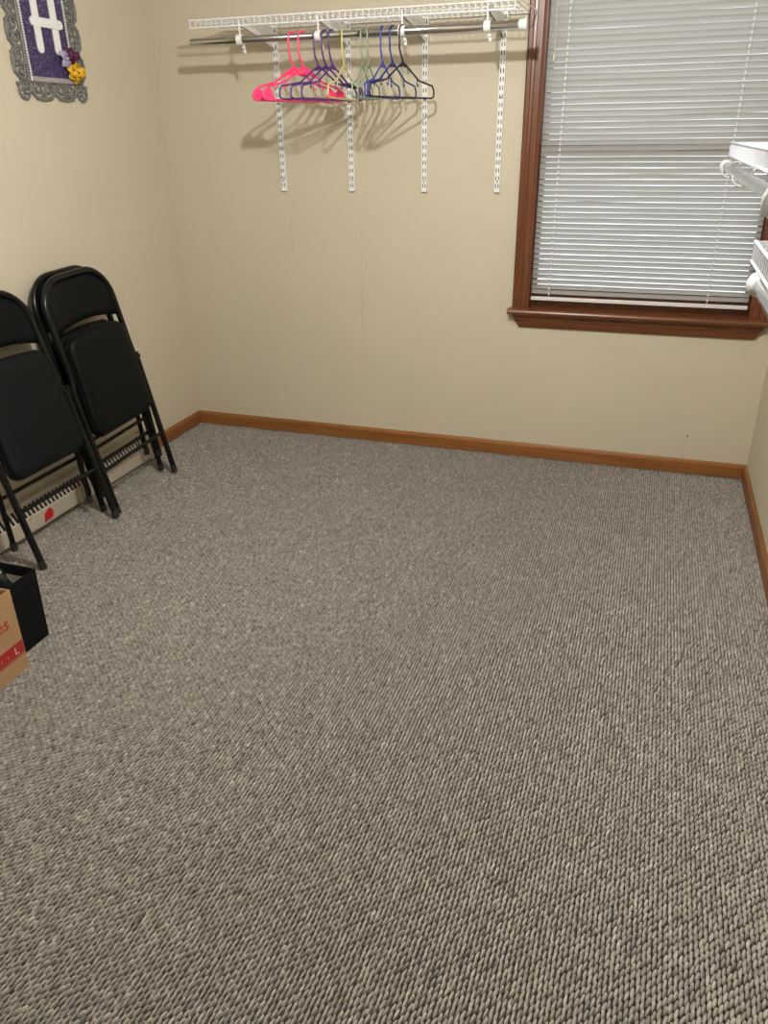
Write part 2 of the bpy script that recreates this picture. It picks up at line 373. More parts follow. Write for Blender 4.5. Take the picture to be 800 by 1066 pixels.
# ------------------------------------------------------------------ blind
bl = thing('window_blind', 'white horizontal slat blind lowered and closed inside the wooden window', 'blind', (0, .028, 0))
BX0, BX1 = 1.884, 2.838
PITCH, Z0 = .02275, .826
sl = MB(); nsl = int((2.03-Z0)/PITCH)+1
for i in range(nsl):
    zc = Z0+i*PITCH; tilt = math.radians(-58.5+rng.normal(0, 1.0))
    if i == 41: tilt = math.radians(-52)
    sag = rng.normal(0, .0006, 5); w = .0125; nseg = 5; vs = []
    xs = np.linspace(BX0, BX1, 9); dz = np.interp(xs, np.linspace(BX0, BX1, 5), sag)
    for x, d in zip(xs, dz):
        for k in range(nseg+1):
            u = -w+2*w*k/nseg; c = .0016*(1-(u/w)**2)      # crowned slat: u along the width, room edge up
            y = -c*math.sin(tilt)+u*math.cos(tilt); z = u*math.sin(tilt)+c*math.cos(tilt)
            vs.append((x, y, zc+d+z))
    q = nseg+1
    sl.add(vs, [(a*q+k, a*q+k+1, (a+1)*q+k+1, (a+1)*q+k) for a in range(8) for k in range(nseg)], True)
sl.build('slats', M['slat'], bl, recalc=False)
rail = MB(); rail.prism(arc(.009, .790, .004, -90, 0, 3)+arc(.009, .797, .004, 0, 90, 3)+arc(-.009, .797, .004, 90, 180, 3)+[(-.013, .7965), (-.008, .7955), (-.008, .7905), (-.013, .7895)]+arc(-.009, .790, .004, 180, 270, 3), BX0, BX1, 'yz'); rail.build('bottom_rail', M['white'], bl)
hr = MB(); hr.box((BX0-.004, -.02, 2.037), (BX1+.006, .022, 2.073), .002); hr.build('headrail', M['white'], bl)
for x in (1.967, 2.668):
    lc = MB()
    for y in (-.0135, .0135): lc.tube([(x, y, .80), (x, y, 2.04)], .0007, 5)
    for i in range(nsl+1): lc.tube([(x, -.0135, Z0+(i-.5)*PITCH-.001), (x, .0135, Z0+(i-.5)*PITCH)], .0006, 4)
    for i in range(nsl): lc.box((x-.0032, -.0150, Z0+i*PITCH-.0105), (x+.0032, -.0130, Z0+i*PITCH-.001))
    lc.build('ladder_cord', M['cord'], bl)
cd = MB(); cd.tube([(1.912, -.019, 2.04), (1.914, -.019, 1.80)], .0012, 6); cd.lathe([(0, .0), (.004, .002), (.005, .018), (.002, .03), (0, .03)], (1.914, -.019, 1.772), n=10); cd.build('lift_cord', M['cord'], bl)

# ------------------------------------------------------------------ back wall shelf system
RODY, RODZ = -.345, 1.872
UX = [.645, 1.002, 1.360, 1.702]
names_u = ['leftmost white slotted shelf upright, on the wall behind the pink hangers', 'white slotted shelf upright behind the purple and lime hangers', 'white slotted shelf upright right behind the navy hanger', 'rightmost white slotted shelf upright, nearest the wooden window']
for x, lab in zip(UX, names_u):
    t = thing('shelf_upright', lab, 'shelf upright', (x, 0, 1.262), group='slotted uprights of the wire shelf')
    hgt = .70; mb = MB()
    # open channel with the slotted face toward the room
    mb.prism([(-.0125, -.001), (-.0125, -.016), (.0125, -.016), (.0125, -.001), (.0105, -.001), (.0105, -.014), (-.0105, -.014), (-.0105, -.001)], 0, hgt, 'xy')
    mb.build('channel', M['white'], t)
    sm = MB()
    z = .018
    while z < hgt-.03:
        for sx in (-.0058, .0058): sm.box((sx-.0019, -.0164, z), (sx+.0019, -.0150, z+.0165))
        z += .0325
    sm.build('slots', M['slot'], t)
    for z in (.045, .38, .66):
        sc = MB(); sc.lathe([(0, -.0035), (.003, -.003), (.0045, -.0005), (.0045, 0)], (0, -.0155, z), axis='y', n=10); sc.build('screw', M['chrome'], t)
# wire shelf
SX0, SX1, SY, ST, SB = .405, 1.805, -.345, 1.952, 1.924
sh = thing('wire_shelf', 'long white wire shelf on the back wall above the hangers', 'shelf', (0, 0, 0))
dk = MB(); nW = 56
for i in range(nW):
    x = SX0+.004+(SX1-SX0-.008)*i/(nW-1)
    dk.tube([(x, -.012, ST), (x, SY+.004, ST)], .0016, 6)
for y in (-.014, -.115, -.23): dk.tube([(SX0, y, ST-.004), (SX1+.02*(y > -.1), y, ST-.004)], .0030, 6)
dk.tube([(SX1, SY, ST), (SX1+.02, SY+.03, ST), (SX1+.028, -.03, ST)], .0024, 6)
dk.build('deck_wires', M['white_wire'], sh)
lp = MB()
for z in (ST, SB): lp.tube([(SX0, SY, z), (SX1, SY, z)], .0034, 8)
for i in range(nW):
    x = SX0+.004+(SX1-SX0-.008)*i/(nW-1)
    lp.tube([(x, SY, SB), (x, SY, ST)], .0018, 6)
lp.build('front_lip', M['white_wire'], sh)
lab_b = ['white shelf bracket above the leftmost slotted upright', 'white shelf bracket over the purple hangers', 'white shelf bracket just left of the navy hanger hook', 'rightmost white shelf bracket, by the window casing']
def bracket(x, lab):
    t = thing('shelf_bracket', lab, 'shelf bracket', (x, 0, 1.89), group='brackets of the back wall shelf')
    mb = MB()
    # pressed arm: tapering plate with flanged top
    for sx in (-.0055, .0045): mb.prism([(-.016, .054), (-.016, -.035), (-.06, -.02), (-.20, .012), (-.33, .030), (-.338, .054)], sx, sx+.001, 'yz')
    mb.prism([(-.016, .054), (-.338, .054), (-.338, .0552), (-.016, .0552)], -.0055, .0055, 'yz')
    for z in (.03, -.005): mb.box((-.0018, -.020, z-.014), (.0018, -.012, z+.002))
    mb.build('arm', M['white'], t)
    cl = MB(); zc = RODZ-1.89; yc = RODY
    # saddle wrapped around the rod with a hanging screw tab
    ring = [(yc+.0195*math.cos(a), zc+.0195*math.sin(a)) for a in np.linspace(math.radians(65), math.radians(365), 18)]+[(yc+.0170*math.cos(a), zc+.0170*math.sin(a)) for a in np.linspace(math.radians(365), math.radians(65), 18)]
    cl.prism(ring, -.013, .013, 'yz')
    cl.box((-.003, yc-.003, zc+.017), (.003, yc+.001, .052), .0008)
    cl.prism([(-.002, zc-.014), (.009, zc-.014), (.016, zc-.048), (.006, zc-.048)], yc+.012, yc+.016, 'xz')
    cl.build('rod_holder', M['white_plastic'], t)
    b2 = MB(); b2.lathe([(0, -.003), (.0025, -.003), (.0025, 0), (0, 0)], (.0085, yc+.012, zc-.034), axis='y', n=8); b2.build('screw', M['slot'], t)
for x, lab in zip(UX, lab_b): bracket(x-.003, lab)
rd = thing('closet_rod', 'chrome closet rod under the back wall shelf carrying coloured hangers', 'closet rod', (0, RODY, RODZ))
def open_tube(mb, x0, x1, r, ri, axis='x', c=(0, 0, 0)):
    mb.lathe([(r, x0), (r, x1), (ri, x1), (ri, x0), (r, x0)], c, axis, 24)
mb = MB(); open_tube(mb, .405, 1.21, .0135, .0120); mb.build('inner_tube', M['chrome'], rd)
mb = MB(); open_tube(mb, 1.19, 1.835, .0160, .0138); mb.build('outer_tube', M['chrome'], rd)
mb = MB(); mb.lathe([(0, 1.850), (.023, 1.850), (.023, 1.846), (.019, 1.840), (.0180, 1.822), (.0163, 1.820)], axis='x'); mb.build('end_cap', M['white_plastic'], rd)

# ------------------------------------------------------------------ hangers
def hanger(label, mat, x, yaw, style='tube', hw=.20, roll=0.0, r=.0036, dz=0):
    """plastic clothes hanger, local x along the bar, hung over the rod (which runs along local z = 0 at the hook's crown)"""
    mb = MB()
    rodr = .0135 if x < 1.195 else .0160; hr_ = max(.0195, rodr/abs(math.sin(math.radians(yaw)))+r+.0008); top = 0
    hook = [(hr_*math.cos(a), top+hr_*math.sin(a)) for a in np.linspace(math.radians(-20), math.radians(180), 12)]
    # neck comes down from the hook's right end with a soft S to the centre
    s = [(-hr_, -.03), (-hr_+.001, -.060), (-.013, -.080), (-.004, -.096), (0, -.108)]
    path = hook[::1]+s
    mb.tube([(p[0], 0, p[1]) for p in path], [r*.8]+[r]*(len(path)-1), 8)
    zs, zb = -.108, -.230+dz
    c = .022
    def arm(sg):
        pts = [(0, zs)]
        if style == 'tube':
            pts += [(sg*.012, zs-.004), (sg*.06, zs-.034), (sg*.10, zs-.060), (sg*(hw-.012), zb+.046), (sg*(hw-.003), zb+.032), (sg*hw, zb+.016), (sg*(hw-.004), zb+.004), (sg*(hw-.016), zb)]
        else:
            pts += [(sg*.012, zs-.003), (sg*.045, zs-.020), (sg*.075, zs-.044), (sg*.10, zs-.056), (sg*.13, zs-.064), (sg*(hw-.03), zb+.048), (sg*(hw-.006), zb+.030), (sg*hw, zb+.012), (sg*(hw-.006), zb+.003), (sg*(hw-.018), zb)]
        return pts
    la, ra = arm(-1), arm(1)
    mb.tube([(p[0], 0, p[1]) for p in la], r, 8); mb.tube([(p[0], 0, p[1]) for p in ra], r, 8)
    mb.tube([(-(hw-.016), 0, zb), (0, 0, zb-.001), (hw-.016, 0, zb)], r, 8)
    # web under the neck
    mb.prism([(-.020, zs-.012), (0, zs+.010), (.020, zs-.012), (.012, zs-.016), (0, zs-.010), (-.012, zs-.016)], -.002, .002, 'xz')
    for sg in (-1, 1):
        # small strap hooks below the shoulders
        x0 = sg*.088; zt = zs-.053
        mb.tube([(x0, 0, zt), (x0, 0, zt-.022), (x0+sg*.004, 0, zt-.028), (x0+sg*.009, 0, zt-.026), (x0+sg*.011, 0, zt-.018)], r*.55, 6)
        if style == 'web':      # moulded plate filling the shoulder corner
            q = [(hw-.058, zb+.001), (hw-.016, zb), (hw-.001, zb+.014), (hw-.006, zb+.03), (hw-.03, zb+.048), (hw-.040, zb+.038), (hw-.050, zb+.018)]
            mb.prism([(sg*a, b_) for a, b_ in q], -.0022, .0022, 'xz')
            mb.prism([(sg*.004, zs+.004), (sg*.045, zs-.018), (sg*.075, zs-.043), (sg*.05, zs-.034), (sg*.02, zs-.026), (sg*.002, zs-.024)], -.0022, .0022, 'xz')
    o = mb.build('clothes_hanger', mat)
    o.location = (x, RODY, RODZ+rodr+r+.0004-hr_); o.rotation_euler = (0, roll, math.radians(yaw))
    return tag(o, label, 'hanger', 'plastic hangers on the closet rod')
hanger('hot pink plastic hanger, the first from the left on the rod', M['pink'], .884, 52, 'web', .20, .01, .0042)
hanger('hot pink plastic hanger, the second from the left, beside the purple ones', M['pink'], .927, 54, 'web', .20, .01, .0042)
hanger('purple plastic hanger next to the pink ones, leftmost of the three purple', M['purple'], .993, 62, 'tube', .21)
hanger('middle one of the three purple plastic hangers', M['purple'], 1.026, 68, 'tube', .21)
hanger('purple plastic hanger next to the pale lime one, rightmost of the three purple', M['purple'], 1.056, 74, 'tube', .21)
hanger('single pale lime yellow plastic hanger between purple and sage green ones', M['lime'], 1.107, 91, 'tube', .20, 0, .0034)
hanger('sage green plastic hanger next to the pale lime one', M['mint'], 1.186, 97, 'tube', .195, 0, .0034)
hanger('sage green plastic hanger next to the royal blue one', M['mint'], 1.214, 96, 'tube', .195, 0, .0034)
hanger('royal blue plastic hanger, leftmost of the blue ones beside the sage green', M['royal'], 1.274, 86, 'tube', .19)
hanger('dark blue plastic hanger between the royal blue and the navy one', M['blue'], 1.316, 77, 'tube', .195)
hanger('navy black plastic hanger, rightmost on the closet rod', M['navy'], 1.360, 66, 'tube', .20)

# ------------------------------------------------------------------ right wall shelves (depth runs to the right wall)
LIPX = 2.59
def side_shelf(label, y_end, y_near, ztop):
    t = thing('wire_shelf', label, 'shelf', (0, 0, 0))
    dk = MB(); n_ = int((y_end-y_near)/.0254)
    for i in range(n_+1):
        y = y_end-.003-.0254*i
        dk.tube([(LIPX, y, ztop), (W-.012, y, ztop)], .0017, 6)
    for x in (LIPX+.12, LIPX+.24, W-.016): dk.tube([(x, y_end, ztop-.004), (x, y_near, ztop-.004)], .0030, 6)
    dk.build('deck_wires', M['dimmed_wire'], t)
    lp = MB()
    for z in (ztop, ztop-.036): lp.tube([(LIPX, y_end, z), (LIPX, y_near, z)], .0034, 8)
    for i in range(n_+1):
        y = y_end-.003-.0254*i; lp.tube([(LIPX, y, ztop-.036), (LIPX, y, ztop)], .0017, 6)
    lp.build('front_lip', M['dimmed_wire'], t)
def side_rod(label, y_end, y_near, z, collar=None, cap_r=.024, rx=-.002):
    t = thing('closet_rod', label, 'closet rod', (LIPX+rx, 0, z))
    mb = MB(); open_tube(mb, y_near, y_end-.004, .0125 if collar else .0150, .011, 'y'); mb.build('inner_tube' if collar else 'tube', M['chrome_b'], t)
    if collar:
        mb = MB(); open_tube(mb, y_near, collar, .0160, .0130, 'y'); mb.build('outer_tube', M['chrome_b'], t)
        mb = MB(); mb.lathe([(.0125, collar+.012), (.021, collar+.012), (.024, collar+.006), (.031, collar+.004), (.031, collar-.001), (.016, collar-.001)], axis='y'); mb.build('collar', M['dimmed_plastic'], t)
    mb = MB(); mb.lathe([(0, y_end+.006), (cap_r, y_end+.006), (cap_r+.001, y_end+.002), (cap_r*.92, y_end-.004), (cap_r*.72, y_end-.012), (.0165, y_end-.030), (.0130, y_end-.030)], axis='y'); mb.build('end_cap', M['dimmed_plastic'], t)
def side_bracket(label, y, zt, zr):
    t = thing('shelf_bracket', label, 'shelf bracket', (W, y, zt))
    mb = MB()
    for sy in (-.0055, .0045): mb.prism([(-.004, -.006), (-.004, -.10), (-.06, -.082), (-.20, -.045), (LIPX-W+.01, -.026), (LIPX-W+.004, -.006)], sy, sy+.001, 'xz')
    mb.prism([(-.004, -.006), (LIPX-W+.004, -.006), (LIPX-W+.004, -.0075), (-.004, -.0075)], -.0055, .0055, 'xz'); mb.build('arm', M['dimmed_plastic'], t)
    h = MB(); xc = LIPX-.002-W; zc = zr-zt
    pts = [(xc+.022, -.02), (xc+.026, zc+.02)]+[(xc+.0215*math.cos(a), zc+.0215*math.sin(a)) for a in np.linspace(math.radians(20), math.radians(-190), 12)]
    h.tube([(p[0], 0, p[1]) for p in pts], .0028, 8); h.build('rod_holder', M['dimmed_plastic'], t)
side_shelf('upper white wire shelf on the right wall, reaching nearest the window', -1.03, -4.3, 1.468)
side_shelf('lower white wire shelf on the right wall, nearer the camera', -2.10, -4.3, 1.312)
side_rod('upper chrome closet rod on the right wall with a white collar', -1.01, -4.3, 1.402, collar=-2.38, cap_r=.019)
side_rod('lower chrome closet rod on the right wall with a broad white end flange', -2.20, -4.3, 1.250, cap_r=.0225, rx=.010)
side_bracket('white bracket under the far end of the upper right shelf', -1.20, 1.468, 1.402)
side_bracket('white bracket carrying the lower right rod and shelf', -2.72, 1.312, 1.250)
side_bracket('second white bracket under the upper right shelf, toward the camera', -1.62, 1.468, 1.402)

# ------------------------------------------------------------------ folding chairs
def make_chair(label, yc, xf, lean, splay, seat_mat, bar, sway=0.0):
    """folded steel chair. local x: width, z: up along the frame, +y: back (toward the wall)"""
    t = thing('folding_chair', label, 'folding chair', (xf, yc, .003), (-math.radians(lean), math.radians(sway), PI/2), 'black folding chairs leaning on the left wall')
    R = .0135; top = 1.025; a, b_ = .2135, .233; cr = .135
    half = [(b_, 0, .012), (b_, 0, .50), (b_, 0, .565), (a+.003, 0, .615), (a, 0, .66), (a, 0, top-R-cr)]
    half += [(a-cr+cr*math.cos(g), 0, top-R-cr+cr*math.sin(g)) for g in np.linspace(0, PI/2, 9)[1:]]
    # slight rearward curve of the back hoop
    path = [(x, .010*max(0, (z-.62)/.4)**2, z) for x, y, z in half]
    path = path+[(-x, y, z) for x, y, z in path[::-1]]
    mb = MB(); mb.tube(path, R, 12)
    mb.build('back_frame', M['black_frame'], t)
    # backrest: curved pressed panel, arched lower edge
    bk = MB(); nx, nz = 16, 6; vs = []
    for side in (-1, 1):
        for i in range(nx+1):
            u = -1+2*i/nx; x = u*(a-.004)
            zt = top-R-.004-(0 if abs(x) < a-cr else cr-math.sqrt(max(0, (cr)**2-(abs(x)-(a-cr))**2)))
            zl = .790+.030*(1-u*u)
            for k in range(nz+1):
                z = zl+(max(zt, zl+.01)-zl)*k/nz
                vs.append((x, .014*(1-u*u)+.006+side*.004-.006*math.sin(PI*k/nz), z))
    q = nz+1; S = (nx+1)*q; fs = []
    for i in range(nx):
        for k in range(nz):
            fs.append((i*q+k, i*q+k+1, (i+1)*q+k+1, (i+1)*q+k)); fs.append((S+i*q+k, S+(i+1)*q+k, S+(i+1)*q+k+1, S+i*q+k+1))
        fs.append((i*q, (i+1)*q, S+(i+1)*q, S+i*q)); fs.append((i*q+nz, S+i*q+nz, S+(i+1)*q+nz, (i+1)*q+nz))
    for i in (0, nx):
        for k in range(nz): fs.append((i*q+k, S+i*q+k, S+i*q+k+1, i*q+k+1))
    bk.add(vs, fs, True); bk.build('backrest', M['vinyl'], t)
    # seat: padded pad over a steel pan, wider at the lower (rear) edge when folded
    def outline(s_, grow=0):
        zb, zt, wb, wt = .345-grow, .772+grow, .203+grow, .192+grow
        pts = []
        r1, r2 = .052, .055
        pts += arc(wb-r1, zb+r1, r1, -90, 0, 6)+[(wb, zb+.13)]+arc(wt-r2, zt-r2, r2, 0, 78, 6)
        pts += [(.06, zt+.005), (0, zt+.007), (-.06, zt+.005)]+[(-x, z) for x, z in (arc(wb-r1, zb+r1, r1, -90, 0, 6)+[(wb, zb+.13)]+arc(wt-r2, zt-r2, r2, 0, 78, 6))[::-1]]
        return pts
    st = MB(); base = outline(0); n = len(base); cz = .56
    lay = [(-.006, 1.0), (-.016, 1.0), (-.026, .985), (-.032, .95), (-.036, .86), (-.0375, .6), (-.038, .3)]
    vs = []
    for y, k in lay: vs += [(x*k, y, cz+(z-cz)*k) for x, z in base]
    vs += [(0, -.038, cz)]; c0 = len(vs)-1
    fs = [(j*n+i, j*n+(i+1) % n, (j+1)*n+(i+1) % n, (j+1)*n+i) for j in range(len(lay)-1) for i in range(n)]+[((len(lay)-1)*n+i, (len(lay)-1)*n+(i+1) % n, c0) for i in range(n)]
    st.add(vs, fs, True); st.add(vs[:n], [tuple(range(n))])
    seat = st.build('seat', seat_mat, t)
    pan = MB(); o2 = outline(0, .004); pan.prism(o2, -.009, .010, 'xz'); bevel(pan.build('seat_pan', M['black_frame'], seat), .003)
    # rear legs: tubes hinged outside the frame, fanning back at the foot
    ph = .585
    for sg in (-1, 1):
        L_ = MB(); x = sg*.240
        L_.tube([(sg*.2475, .004, ph+.02), (sg*.2475, .006, ph-.01), (sg*.232, .014+splay*.12, ph-.07), (sg*.231, splay, .092)], [.008, .010, .011, .011], 10)
        leg = L_.build('rear_leg', M['black_frame'], t)
        f = MB(); f.tube([(sg*.231, splay-.004, .118), (sg*.231, splay+.001, .086)], [.0130, .0135], 12); f.build('rubber_foot', M['foot'], leg)
        f = MB(); f.tube([(sg*b_, 0, .032), (sg*b_, 0, .0)], [.0142, .0150], 12); f.build('front_foot', M['foot'], t)
        h = MB(); h.lathe([(0, -.004), (.007, -.004), (.008, 0), (.008, .003), (0, .003)], (sg*.256, .004, ph), axis='x', n=12); h.build('hinge_rivet', M['black_frame'], t)
    k = (.30-.092)/(ph-.07-.092); yb = splay+(.014+splay*.12-splay)*k
    cb = MB(); cb.tube([(-.231, yb, .298), (.231, yb, .298)], .0080, 10); cb.build('rear_crossbar', M['black_frame'], t)
    cb = MB(); cb.tube([(-b_, 0, bar), (b_, 0, bar)], .0085, 10); cb.build('front_crossbar', M['black_frame'], t)
    return t
make_chair('black folding chair with woven grey-black seat, nearest the cardboard box', -1.480, .310, 14.0, .105, M['fabric'], .235)
make_chair('black vinyl folding chair in front of its twin, nearest the room corner', -.962, .283, 10.0, .055, M['vinyl'], .205, -2.5)
make_chair('black folding chair against the wall, mostly hidden behind its twin', -.962, .207, 9.0, .055, M['vinyl'], .205, -1.8)

# ------------------------------------------------------------------ baseboard heater
ht = thing('baseboard_heater', 'long cream baseboard heater on the left wall behind the folding chairs', 'heater', (0, -.575, 0))
yA, yB = -2.45, 0
mb = MB(); prof = [(.002, .012), (.072, .012), (.075, .015), (.075, .082), (.072, .086), (.069, .086), (.069, .02), (.002, .02)]
mb.prism([(x, z) for x, z in prof], yA, yB, 'xz'); mb.build('front_panel', M['heater'], ht)
mb = MB(); mb.prism([(.002, .02), (.006, .02), (.006, .134), (.036, .138), (.040, .132), (.043, .126), (.046, .130), (.040, .143), (.002, .146)], yA, yB, 'xz'); mb.build('top_cover', M['heater'], ht)
mb = MB(); y = yA+.012
while y < yB-.03:
    mb.add([(.044, y, .131), (.069, y, .084), (.069, y+.009, .084), (.044, y+.009, .131), (.040, y, .124), (.065, y, .084), (.065, y+.009, .084), (.040, y+.009, .124)], [(0,1,2,3), (4,5,6,7), (0,1,5,4), (3,2,6,7), (0,3,7,4), (1,2,6,5)])
    y += .0245
mb.build('outlet_grille', M['heater'], ht)
mb = MB(); mb.prism([(.010, .03), (.060, .03), (.060, .075), (.038, .112), (.010, .112)], yA+.005, yB-.02, 'xz'); mb.build('element_cavity', M['slot'], ht)
mb = MB(); mb.prism([(.001, .008), (.078, .008), (.078, .088), (.048, .140), (.040, .149), (.001, .149)], -.052, .006, 'xz'); bevel(mb.build('end_cap', M['heater_cover'], ht), .003)
mb = MB(); mb.prism([(.070, .010), (.0775, .010), (.0775, .087), (.070, .087)], -.615, -.580, 'xz'); mb.build('joint_cover', M['heater_cover'], ht)
mb = MB(); mb.prism([(-.842, .026), (-.790, .030), (-.782, .058), (-.795, .074), (-.806, .078), (-.835, .060)], .0752, .0768, 'yz'); mb.build('red_tape', M['red_tape'], ht)
mb = MB()
for y in (-.925, -.915): mb.box((.0752, y, .074), (.0766, y+.004, .078))
mb.build('rivet', M['slot'], ht)

# ------------------------------------------------------------------ cardboard box and black bag
bx = thing('cardboard_box', 'open brown cardboard box with red print at the left edge of the carpet', 'box', (.692, -2.237, 0))
BW, BLn, BH = .30, .46, .282
mb = MB(); tk = .004
mb.box((-BW, -BLn, 0), (0, 0, tk))
mb.box((-tk, -BLn, tk), (0, 0, BH)); mb.box((-BW, -BLn, tk), (-BW+tk, 0, BH)); mb.box((-BW+tk, -tk, tk), (-tk, 0, BH)); mb.box((-BW+tk, -BLn, tk), (-tk, -BLn+tk, BH))
mb.build('carton', M['card'], bx)
ln = MB(); 
ln.box((-tk-.002, -BLn+tk+.001, .01), (-tk-.0005, -tk-.001, BH-.004)); ln.box((-BW+tk+.001, -tk-.002, .01), (-tk-.003, -tk-.0005, BH-.004)); ln.box((-BW+tk+.0005, -BLn+tk+.001, .01), (-BW+tk+.002, -tk-.004, BH-.004))
ln.build('inner_walls', M['card_in'], bx)
cl = MB(); cl.tube([(.0006, -BLn+.002, .236), (.0006, -.003, .236)], .0008, 4); cl.build('score_line', M['card_in'], bx)
pb = MB(); pb.box((.0002, -BLn+.001, .062), (.0010, -.003, .104)); pb.build('red_band', M['print_red'], bx)
pb = MB(); pb.box((.0002, -BLn+.001, .056), (.0010, -.003, .0585)); pb.build('red_rule', M['print_red'], bx)
def text(name, body, size, mat, parent, loc, rot, extrude=.0004, shear=0):
    cu = bpy.data.curves.new(name, 'FONT'); cu.body = body; cu.size = size; cu.extrude = extrude; cu.shear = shear; cu.align_x = 'RIGHT'
    o = bpy.data.objects.new(name, cu); COL.objects.link(o)
    dg = bpy.context.evaluated_depsgraph_get(); me = bpy.data.meshes.new_from_object(o.evaluated_get(dg)); bpy.data.objects.remove(o)
    me.name = name; ob = bpy.data.objects.new(name, me); COL.objects.link(ob); me.materials.clear(); me.materials.append(mat)
    ob.parent = parent; ob.location = loc; ob.rotation_euler = rot
    return ob
text('red_lettering', 'es', .058, M['print_red'], bx, (.0006, -.036, .168), (PI/2, 0, PI/2), shear=.1)
text('pale_letter', 'L', .036, M['print_pale'], bx, (.0014, -.024, .069), (PI/2, 0, PI/2))
mb = MB()
for i, yy in enumerate(np.arange(-.135, -.062, .0125)): mb.box((.0010, yy, .074), (.0013, yy+.005, .075+.009*(i % 3 != 1)))
mb.build('pale_marks', M['print_dim'], bx)

bg = thing('gift_bag', 'open black bag with grey lining standing behind the cardboard box', 'bag', (.634, -2.075, 0))
GW, GL, GH = .19, .155, .256
mb = MB(); flare = .010
def wallp(x0, y0, x1, y1, th, nrm):
    pass
lo = [(-GW, -GL), (0, -GL), (0, 0), (-GW, 0)]; hi = [(-GW-flare, -GL-.004), (.004, -GL-.004), (.004, .004), (-GW-flare, .004)]
def shell(mb, inset, z0, z1):
    P0 = [(x+(inset if x < -.1 else -inset), y+(inset if y < -.05 else -inset), z0) for x, y in lo]; P1 = [(x+(inset if x < -.1 else -inset), y+(inset if y < -.05 else -inset), z1) for x, y in hi]
    return P0, P1
P0, P1 = shell(mb, 0, .0, GH); Q0, Q1 = shell(mb, .0016, .003, GH)
mb.add(P0+P1+Q1, [(0,1,5,4), (1,2,6,5), (2,3,7,6), (3,0,4,7), (0,3,2,1), (4,5,9,8), (5,6,10,9), (6,7,11,10), (7,4,8,11)])
mb.build('bag_body', M['bag'], bg)
mb = MB(); mb.add(Q0+Q1, [(0,4,5,1), (1,5,6,2), (2,6,7,3), (3,7,4,0), (0,1,2,3)]); mb.build('lining', M['bag_in'], bg)
# turned-in black hem along the far side
mb = MB(); mb.box((-GW-.004, -.0035, GH-.036), (-.002, .0015, GH+.001)); mb.build('hem', M['bag'], bg)
# bundled black film inside
fb = MB(); K = 18; rows = 10; vs = []
for j in range(rows+1):
    t_ = j/rows
    for i in range(K):
        a_ = 2*PI*i/K; rr = math.sin(PI*(.12+.88*t_)*.98)**.7 if t_ < 1 else .02
        rr *= .048*(1+.22*math.sin(3*a_+2*t_*5)+.12*math.sin(7*a_-9*t_))
        vs.append((-.072+.95*rr*math.cos(a_)+.01*t_, -.078+.80*rr*math.sin(a_), .004+.285*t_*(1+.02*math.sin(5*a_))))
fs = [(j*K+i, j*K+(i+1) % K, (j+1)*K+(i+1) % K, (j+1)*K+i) for j in range(rows) for i in range(K)]+[tuple(range(K))[::-1], tuple(range(rows*K, rows*K+K))]
fb.add(vs, fs, True); o = fb.build('crumpled_plastic_bag', M['poly'])
o.location = (.634, -2.075, 0.0); tag(o, 'crumpled shiny black plastic stuffed inside the open black bag', 'plastic bag')

# ------------------------------------------------------------------ letter sign
sg_ = thing('letter_sign', 'purple letter H plaque with ornate grey frame and flowers on the left wall', 'wall sign', (0, -.783, 1.93), (0, 0, PI/2))
# local: x along world +y, local -y is out of the wall toward the room
PW, PH = .132, .210
mb = MB(); mb.box((-PW, -.010, -PH), (PW, -.004, PH), .001); mb.build('panel', M['glitter'], sg_)
mb = MB()
def scroll(cx, cz, r, a0, turns, sgn, r_end=.25, th=.0068):
    pts = []
    for i in range(22):
        t_ = i/21; rr = r*(1-(1-r_end)*t_); a_ = a0+sgn*turns*2*PI*t_
        pts.append((cx+rr*math.cos(a_), -.006, cz+rr*math.sin(a_)))
    mb.tube(pts, [th*(1-.35*i/21) for i in range(22)], 8, flat=.7, up=(0, 1, 0))
def ring(cx, cz, r, th): mb.tube([(cx+r*math.cos(a_), -.006, cz+r*math.sin(a_)) for a_ in np.linspace(0, 2*PI, 20, endpoint=False)], th, 8, closed=True, flat=.7, up=(0, 1, 0))
def bead(cx, cz, r): mb.lathe([(0, -.012), (r*.7, -.011), (r, -.007), (r, -.002)], (cx, 0, cz), axis='y', n=10)
def side(fx, length, depth, nm):
    """one border strip: scalloped outline of C-scrolls; fx(u, v): u along the side, v outward from the panel edge"""
    stp = length*2/nm
    for i in range(nm):
        u = -length+stp*(i+.5)
        # big outer scallop
        pts = []
        for k in range(15):
            g = PI*k/14; pts.append((*fx(u-.5*stp*1.04*math.cos(g), depth*.34+depth*.64*math.sin(g)**.8),))
        mb.tube([(p[0], -.006, p[1]) for p in pts], 0.0072, 8, flat=.8, up=(0, 1, 0))
        for s_ in (-1, 1):
            cx, cz = fx(u+s_*stp*.23, depth*.46); ang = 0 if s_ > 0 else PI
            scroll(cx, cz, stp*.21, random.uniform(0, 6.28), 1.35, s_, .2)
        cx, cz = fx(u, depth*.74); ring(cx, cz, depth*.13, .0055); cx, cz = fx(u, depth*.2); bead(cx, cz, .008)
        cx, cz = fx(u-.5*stp, depth*.34); bead(cx, cz, .0095); cx, cz = fx(u-.5*stp, depth*.62); bead(cx, cz, .006)
        for s_ in (-.3, .3):
            cx, cz = fx(u+s_*stp, depth*.93); bead(cx, cz, .0068)
for sx in (-1, 1): side(lambda u, v, sx=sx: (sx*(PW+v), u), PH, .080, 4)
for sz in (-1, 1): side(lambda u, v, sz=sz: (u, sz*(PH+v)), PW, .073, 2)
